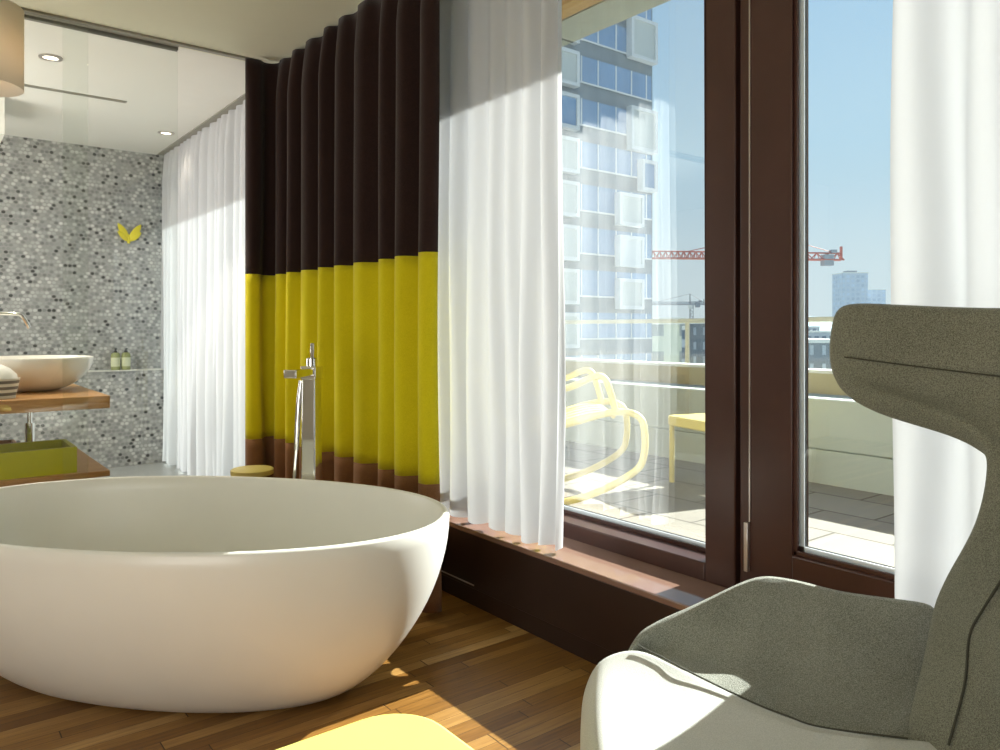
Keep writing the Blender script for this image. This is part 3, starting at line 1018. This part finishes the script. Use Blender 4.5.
for s_ in (1, -1):
    piping('seam', [(x_ - 0.004, (h_ - 0.004) * s_, z_ + 0.003) for x_, h_, z_ in edge[1:8]])
    c_ = 11 if s_ > 0 else 1
    piping('seam', [(brow[i][c_ - s_][0] - 0.007, brow[i][c_ - s_][1], brow[i][c_ - s_][2]) for i in range(1, 7)], 0.0022)
hr = [brow[len(back_prof) + 6][j] for j in range(13)]
hr[0] = tuple(0.6 * a + 0.4 * b for a, b in zip(hr[0], hr[1]))
hr[12] = tuple(0.6 * a + 0.4 * b for a, b in zip(hr[12], hr[11]))
piping('seam', [(p[0] - 0.009, p[1] * 0.985, p[2]) for p in hr])

# pedestal below the seat
MB().lathe([(0.0, 0.02), (0.035, 0.02), (0.03, 0.10), (0.03, 0.30), (0.16, 0.335), (0.16, 0.345), (0.0, 0.345)], c=(-0.05, 0), n=28, cap=False).build('pedestal', M['steel'], ch)
for k in range(4):
    a = R(45 + 90 * k)
    MB().tube([(-0.05, 0, 0.035), (-0.05 + 0.30 * math.cos(a), 0.30 * math.sin(a), 0.014)], [0.020, 0.013], 10).build('foot', M['steel'], ch)


# ------------------------------------------------------------------ terrace
TZ = 0.25
struct(MB().box(2.17, 4.2, -12, 22, TZ - 0.2, TZ).build('floor_terrace', M['paver'], smooth=0), 'terrace floor of pale stone pavers outside the windows', 'terrace')
pa = thing('parapet', 'low grey-green terrace parapet with a sandstone upstand and white coping', 'parapet', kind='structure')
MB().box(4.2, 4.55, -12, 22, -0.3, 0.445).build('plinth', M['parapet'], pa, smooth=0)
MB().box(4.215, 4.55, -12, 22, 0.447, 0.742).build('parapet_wall', M['parapet'], pa, smooth=0, bevel=0.01)
MB().box(4.60, 4.75, -12, 22, -0.3, 0.868).build('upstand', M['tan'], pa, smooth=0)
MB().box(4.58, 4.77, -12, 22, 0.868, 0.888).build('coping', M['cap'], pa, smooth=0)
MB().box(4.75, 5.78, -12, 22, -0.3, 0.80).build('outer_ledge', M['tan'], pa, smooth=0)
bl = thing('balustrade', 'glass balustrade with a pale handrail along the terrace edge', 'balustrade', kind='structure')
MB().box(5.58, 5.63, -12, 22, 1.205, 1.245).build('handrail', M['rail'], bl, bevel=0.005)
for y_ in [-10 + 2.4 * i for i in range(14)]:
    MB().box(5.598, 5.612, y_, y_ + 0.04, 0.80, 1.205).build('baluster', M['rail'], bl)
MB().grid([[(5.605, -12, 0.82), (5.605, 22, 0.82)], [(5.605, -12, 1.2), (5.605, 22, 1.2)]]).build('glass_infill', M['panel'], bl, smooth=0)
so_ = thing('roof_overhang', 'roof overhang above the terrace with grey fascia and tan boards', 'overhang', kind='structure')
MB().box(3.30, 3.60, -12, 24, 3.11, 3.32).build('fascia', M['soffit'], so_, smooth=0)
MB().box(2.30, 3.25, -12, 24, 3.09, 3.30).build('soffit_board', M['soffitwood'], so_, smooth=0)
MB().box(3.24, 3.31, -12, 24, 3.16, 3.30).build('shadow_gap', M['seal'], so_, smooth=0)
for y_ in [-9 + 1.6 * i for i in range(20)]:
    MB().box(3.30, 3.60, y_, y_ + 0.012, 3.106, 3.112).build('panel_joint', M['seal'], so_, smooth=0)
struct(MB().box(2.17, 2.32, -12, 22, CEIL, 3.30).build('wall_outside', M['frame'], smooth=0), 'outer wall band above the windows', 'wall')

# rocking chair: local x to its front, y away from the viewer
rc = thing('rocking_chair', 'pale yellow slatted metal rocking chair on the terrace', 'rocking chair', (0.265 * math.cos(YAW) + 4.08 * math.sin(YAW), -0.265 * math.sin(YAW) + 4.08 * math.cos(YAW), TZ), -YAW)
for s_, nm in ((-1, 'side_frame'), (1, 'side_frame')):
    y_ = s_ * 0.27
    MB().tube(spline([(-0.42, y_, 0.70), (-0.33, y_, 0.55), (-0.22, y_, 0.36), (0.05, y_, 0.42), (0.25, y_, 0.475), (0.36, y_, 0.485), (0.43, y_, 0.46),
                      (0.455, y_, 0.40), (0.455, y_, 0.28), (0.41, y_, 0.19), (0.22, y_, 0.085), (0.0, y_, 0.026), (-0.25, y_, 0.022), (-0.50, y_, 0.07)], 6), 0.018, 10).build(nm, M['outyellow'], rc)
    MB().tube(spline([(-0.36, y_, 0.60), (-0.2, y_, 0.58), (0.05, y_, 0.60), (0.2, y_, 0.66), (0.255, y_, 0.655), (0.285, y_, 0.59), (0.315, y_, 0.485)], 6), 0.017, 10).build('armrest', M['outyellow'], rc)
    MB().tube([(-0.24, y_, 0.36), (-0.30, y_, 0.03)], 0.013, 8).build('rear_leg', M['outyellow'], rc)
for k in range(5):
    y0 = -0.245 + 0.102 * k
    line = spline([(0.30, 0, 0.475), (0.20, 0, 0.475), (0.05, 0, 0.435), (-0.10, 0, 0.385), (-0.20, 0, 0.375), (-0.26, 0, 0.43), (-0.36, 0, 0.62), (-0.48, 0, 0.88)], 5)
    MB().grid([[(p.x, y0, p.z), (p.x, y0 + 0.092, p.z)] for p in line]).build('slat', M['outyellow'], rc, smooth=60, solid=0.006)
for x_, z_ in ((0.30, 0.465), (-0.22, 0.355), (-0.46, 0.82)):
    MB().tube([(x_, -0.275, z_), (x_, 0.275, z_)], 0.012, 8).build('cross_bar', M['outyellow'], rc)
lt = thing('low_table', 'pale yellow low metal table beside the terrace rocking chair', 'table', (3.56, 2.92, TZ), -0.25)
MB().prism(rounded_rect(-0.03, 0.47, -0.45, 0.03, 0.05), 0.335, 0.392).build('table_top', M['outyellow'], lt, bevel=0.010, segs=3)
for x_, y_ in ((0, 0), (0.44, 0), (0, -0.42), (0.44, -0.42)):
    MB().tube([(x_, y_, 0.34), (x_, y_, 0.0)], 0.016, 10).build('leg', M['outyellow'], lt)


# ------------------------------------------------------------------ the city beyond
def at(px, d):
    r = (px - 500) / 763
    return d * (math.sin(YAW) + math.cos(YAW) * r), d * (math.cos(YAW) - math.sin(YAW) * r)


struct(MB().box(-3000, 6000, -3000, 6000, -31, -30).build('ground', M['ground'], smooth=0), 'hazy city ground far below the terrace', 'ground')

tw_ = thing('tower_block', 'tall slate-clad tower with pale box windows beyond the terrace', 'building', (0, 0, 0))
MB().box(24, 46.4, 40.0, 58, -30, 52).build('tower_body', M['tower'], tw_, smooth=0)
for k in range(-2, 12):
    z_ = 2.95 + 3.1 * k
    g = MB().box(24.5, 46.2, 39.93, 40.0, z_ + 0.6, z_ + 2.5).build('ribbon_window', M['towerglass'], tw_, smooth=0)
    mm = MB()
    for x_ in (27.5, 30.5, 33.2, 38.6, 40.3, 42.2, 43.9, 45.6):
        mm.box(x_ - 0.06, x_ + 0.06, 39.90, 39.93, z_ + 0.6, z_ + 2.5)
    mm.box(24.5, 46.2, 39.88, 39.93, z_ + 0.52, z_ + 0.64)
    mm.build('mullion', M['boxframe'], g, smooth=0)


def bay(x0, x1, z0, z1, pane):
    x0, x1 = x0 - 0.45, x1 - 0.45
    y0, y1 = 39.35, 39.92
    m = MB()
    t = 0.26
    m.box(x0, x0 + t, y0, y1, z0, z1).box(x1 - t, x1, y0, y1, z0, z1).box(x0 + t, x1 - t, y0, y1, z0, z0 + t).box(x0 + t, x1 - t, y0, y1, z1 - t, z1)
    f = m.build('box_window', M['boxframe'], tw_, smooth=0)
    MB().box(x0 + t, x1 - t, y0 + 0.12, y0 + 0.2, z0 + t, z1 - t).build('pane', M[pane], f, smooth=0)


for k in range(-1, 9):
    z_ = 2.95 + 3.1 * k
    bay(35.6, 38.35, z_ - 0.05, z_ + 2.45, 'towerglass' if k in (6, 4) else 'blind')
for x0, x1, z0, z1, p_ in ((42.5, 45.2, 8.95, 11.4, 'blind'), (42.5, 45.2, 5.85, 8.2, 'boxframe'), (42.5, 45.2, 2.65, 4.95, 'blind'), (43.8, 46.75, 14.8, 18.1, 'blind'),
                           (45.0, 46.75, 11.8, 14.2, 'towerglass'), (43.8, 46.75, 21.8, 25.0, 'blind'), (31.0, 33.4, 12.2, 14.7, 'blind'), (28.0, 30.4, 5.9, 8.4, 'blind')):
    bay(x0, x1, z0, z1, p_)


def building(px, d, wdt, dep, top, mat, label, extra=None):
    x_, y_ = at(px, d)
    b = thing('city_building', label, 'building', (x_, y_, -30), -YAW, 'city buildings beyond the terrace')
    MB().box(-wdt / 2, wdt / 2, 0, dep, 0, top + 30).build('building_wall', M[mat], b, smooth=0)
    MB().box(-wdt / 2 - 0.3, wdt / 2 + 0.3, -0.3, dep + 0.3, top + 30, top + 30.7).build('roof', M['cap'], b, smooth=0)
    if extra:
        MB().box(*extra).build('roof_plant', M['cranegrey'], b, smooth=0)
    return b


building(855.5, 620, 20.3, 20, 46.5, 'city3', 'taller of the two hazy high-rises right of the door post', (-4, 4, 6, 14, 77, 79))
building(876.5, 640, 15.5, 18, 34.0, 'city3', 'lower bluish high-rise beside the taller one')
building(818, 150, 12, 20, -1.6, 'city2', 'low dark gridded block seen under the handrail by the door')
building(850, 330, 50, 25, -0.4, 'city1', 'broad grey low-rise below the two high-rises')
building(690, 190, 34, 22, 2.4, 'city2', 'dark low-rise left of the door post beyond the balustrade')
building(672, 125, 5, 8, 1.0, 'city1', 'small grey block in front of the dark low-rise')
building(636, 75, 9, 9, 1.6, 'city4', 'pale cream block at the foot of the slate tower')
building(765, 420, 60, 30, 2.0, 'city1', 'long grey low-rise hidden behind the door post')
building(990, 420, 60, 30, 3.0, 'city1', 'grey low-rise behind the right sheer')
building(575, 100, 14, 12, -1.0, 'city1', 'low grey block behind the terrace rocking chair')

hl = MB()
pts = []
for i in range(-30, 61):
    a = R(-20 + i * 2.0)
    h_ = 28 + 18 * math.sin(i * 0.37) + 10 * math.sin(i * 0.93 + 1)
    pts.append((3200 * math.sin(a + YAW), 3200 * math.cos(a + YAW), h_, 4300 * math.sin(a + YAW), 4300 * math.cos(a + YAW)))
hl.grid([[(x, y, -30) for x, y, h, u, v in pts], [(x * 1.12, y * 1.12, h) for x, y, h, u, v in pts], [(u, v, -30) for x, y, h, u, v in pts]])
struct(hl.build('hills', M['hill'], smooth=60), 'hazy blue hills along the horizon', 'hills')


def lattice(p0, p1, wdt, n, mat, name, parent, r):
    """three-chord truss between two points"""
    p0, p1 = Vector(p0), Vector(p1)
    d = (p1 - p0).normalized()
    up = Vector((0, 0, 1)) if abs(d.z) < 0.9 else Vector((1, 0, 0))
    a = d.cross(up).normalized() * wdt / 2
    u = up * wdt
    m = MB()
    ch_ = [(-a), a, u]
    for c in ch_:
        m.tube([p0 + c, p1 + c], r, 5)
    for i in range(n):
        q0, q1 = p0.lerp(p1, i / n), p0.lerp(p1, (i + 0.5) / n)
        q2 = p0.lerp(p1, (i + 1) / n)
        for c in (-a, a):
            m.tube([q0 + c, q1 + u], r * 0.6, 4)
            m.tube([q1 + u, q2 + c], r * 0.6, 4)
    return m.build(name, mat, parent)


def crane(name, label, mx, d, jl, cl, top, sc, tilt, mat):
    x_, y_ = at(mx, d)
    c = thing('tower_crane', label, 'crane', (x_, y_, -30), -YAW + tilt, 'tower cranes on the skyline')
    H = top + 30
    lattice((0, 0, 0), (0, 0, H), 1.8 * sc, 16, mat, 'mast', c, 0.22 * sc)
    lattice((0, 0, H), (-jl, 0, H), 1.6 * sc, 20, mat, 'jib', c, 0.20 * sc)
    lattice((0, 0, H), (cl, 0, H), 1.6 * sc, 7, mat, 'counter_jib', c, 0.20 * sc)
    MB().box(cl - 5 * sc, cl - 2.6 * sc, -0.9 * sc, 0.9 * sc, H - 1.4 * sc, H + 1.2 * sc).build('counterweight', M['cranegrey'], c)
    MB().box(cl - 0.5 * sc, cl - 0.1 * sc, -0.3 * sc, 0.3 * sc, H, H + 3.2 * sc).build('winch_post', mat, c)
    MB().box(cl - 3.0 * sc, cl - 1.6 * sc, -0.6 * sc, 0.6 * sc, H + 1.6 * sc, H + 2.4 * sc).build('winch', M['cranegrey'], c)
    MB().tube([(0, 0, H), (0, 0, H + 6 * sc)], 0.3 * sc, 6).tube([(0, 0, H + 6 * sc), (-jl * 0.7, 0, H + 1.6 * sc)], 0.09 * sc, 4).tube([(0, 0, H + 6 * sc), (cl * 0.9, 0, H + 1.6 * sc)], 0.09 * sc, 4).build('tie_mast', mat, c)
    MB().box(-1.0 * sc, 1.0 * sc, -1.6 * sc, 0.2, H - 2.2 * sc, H - 0.2).build('operator_cab', M['cap'], c)
    return c


crane('tower_crane', 'red tower crane whose jib crosses behind the door post', 770, 180, 29, 18, 17.6, 1.0, R(6), M['crane'])
crane('tower_crane', 'small grey tower crane low on the skyline left of the door post', 690, 420, 26, 8, 14.5, 1.0, R(2), M['cranegrey'])
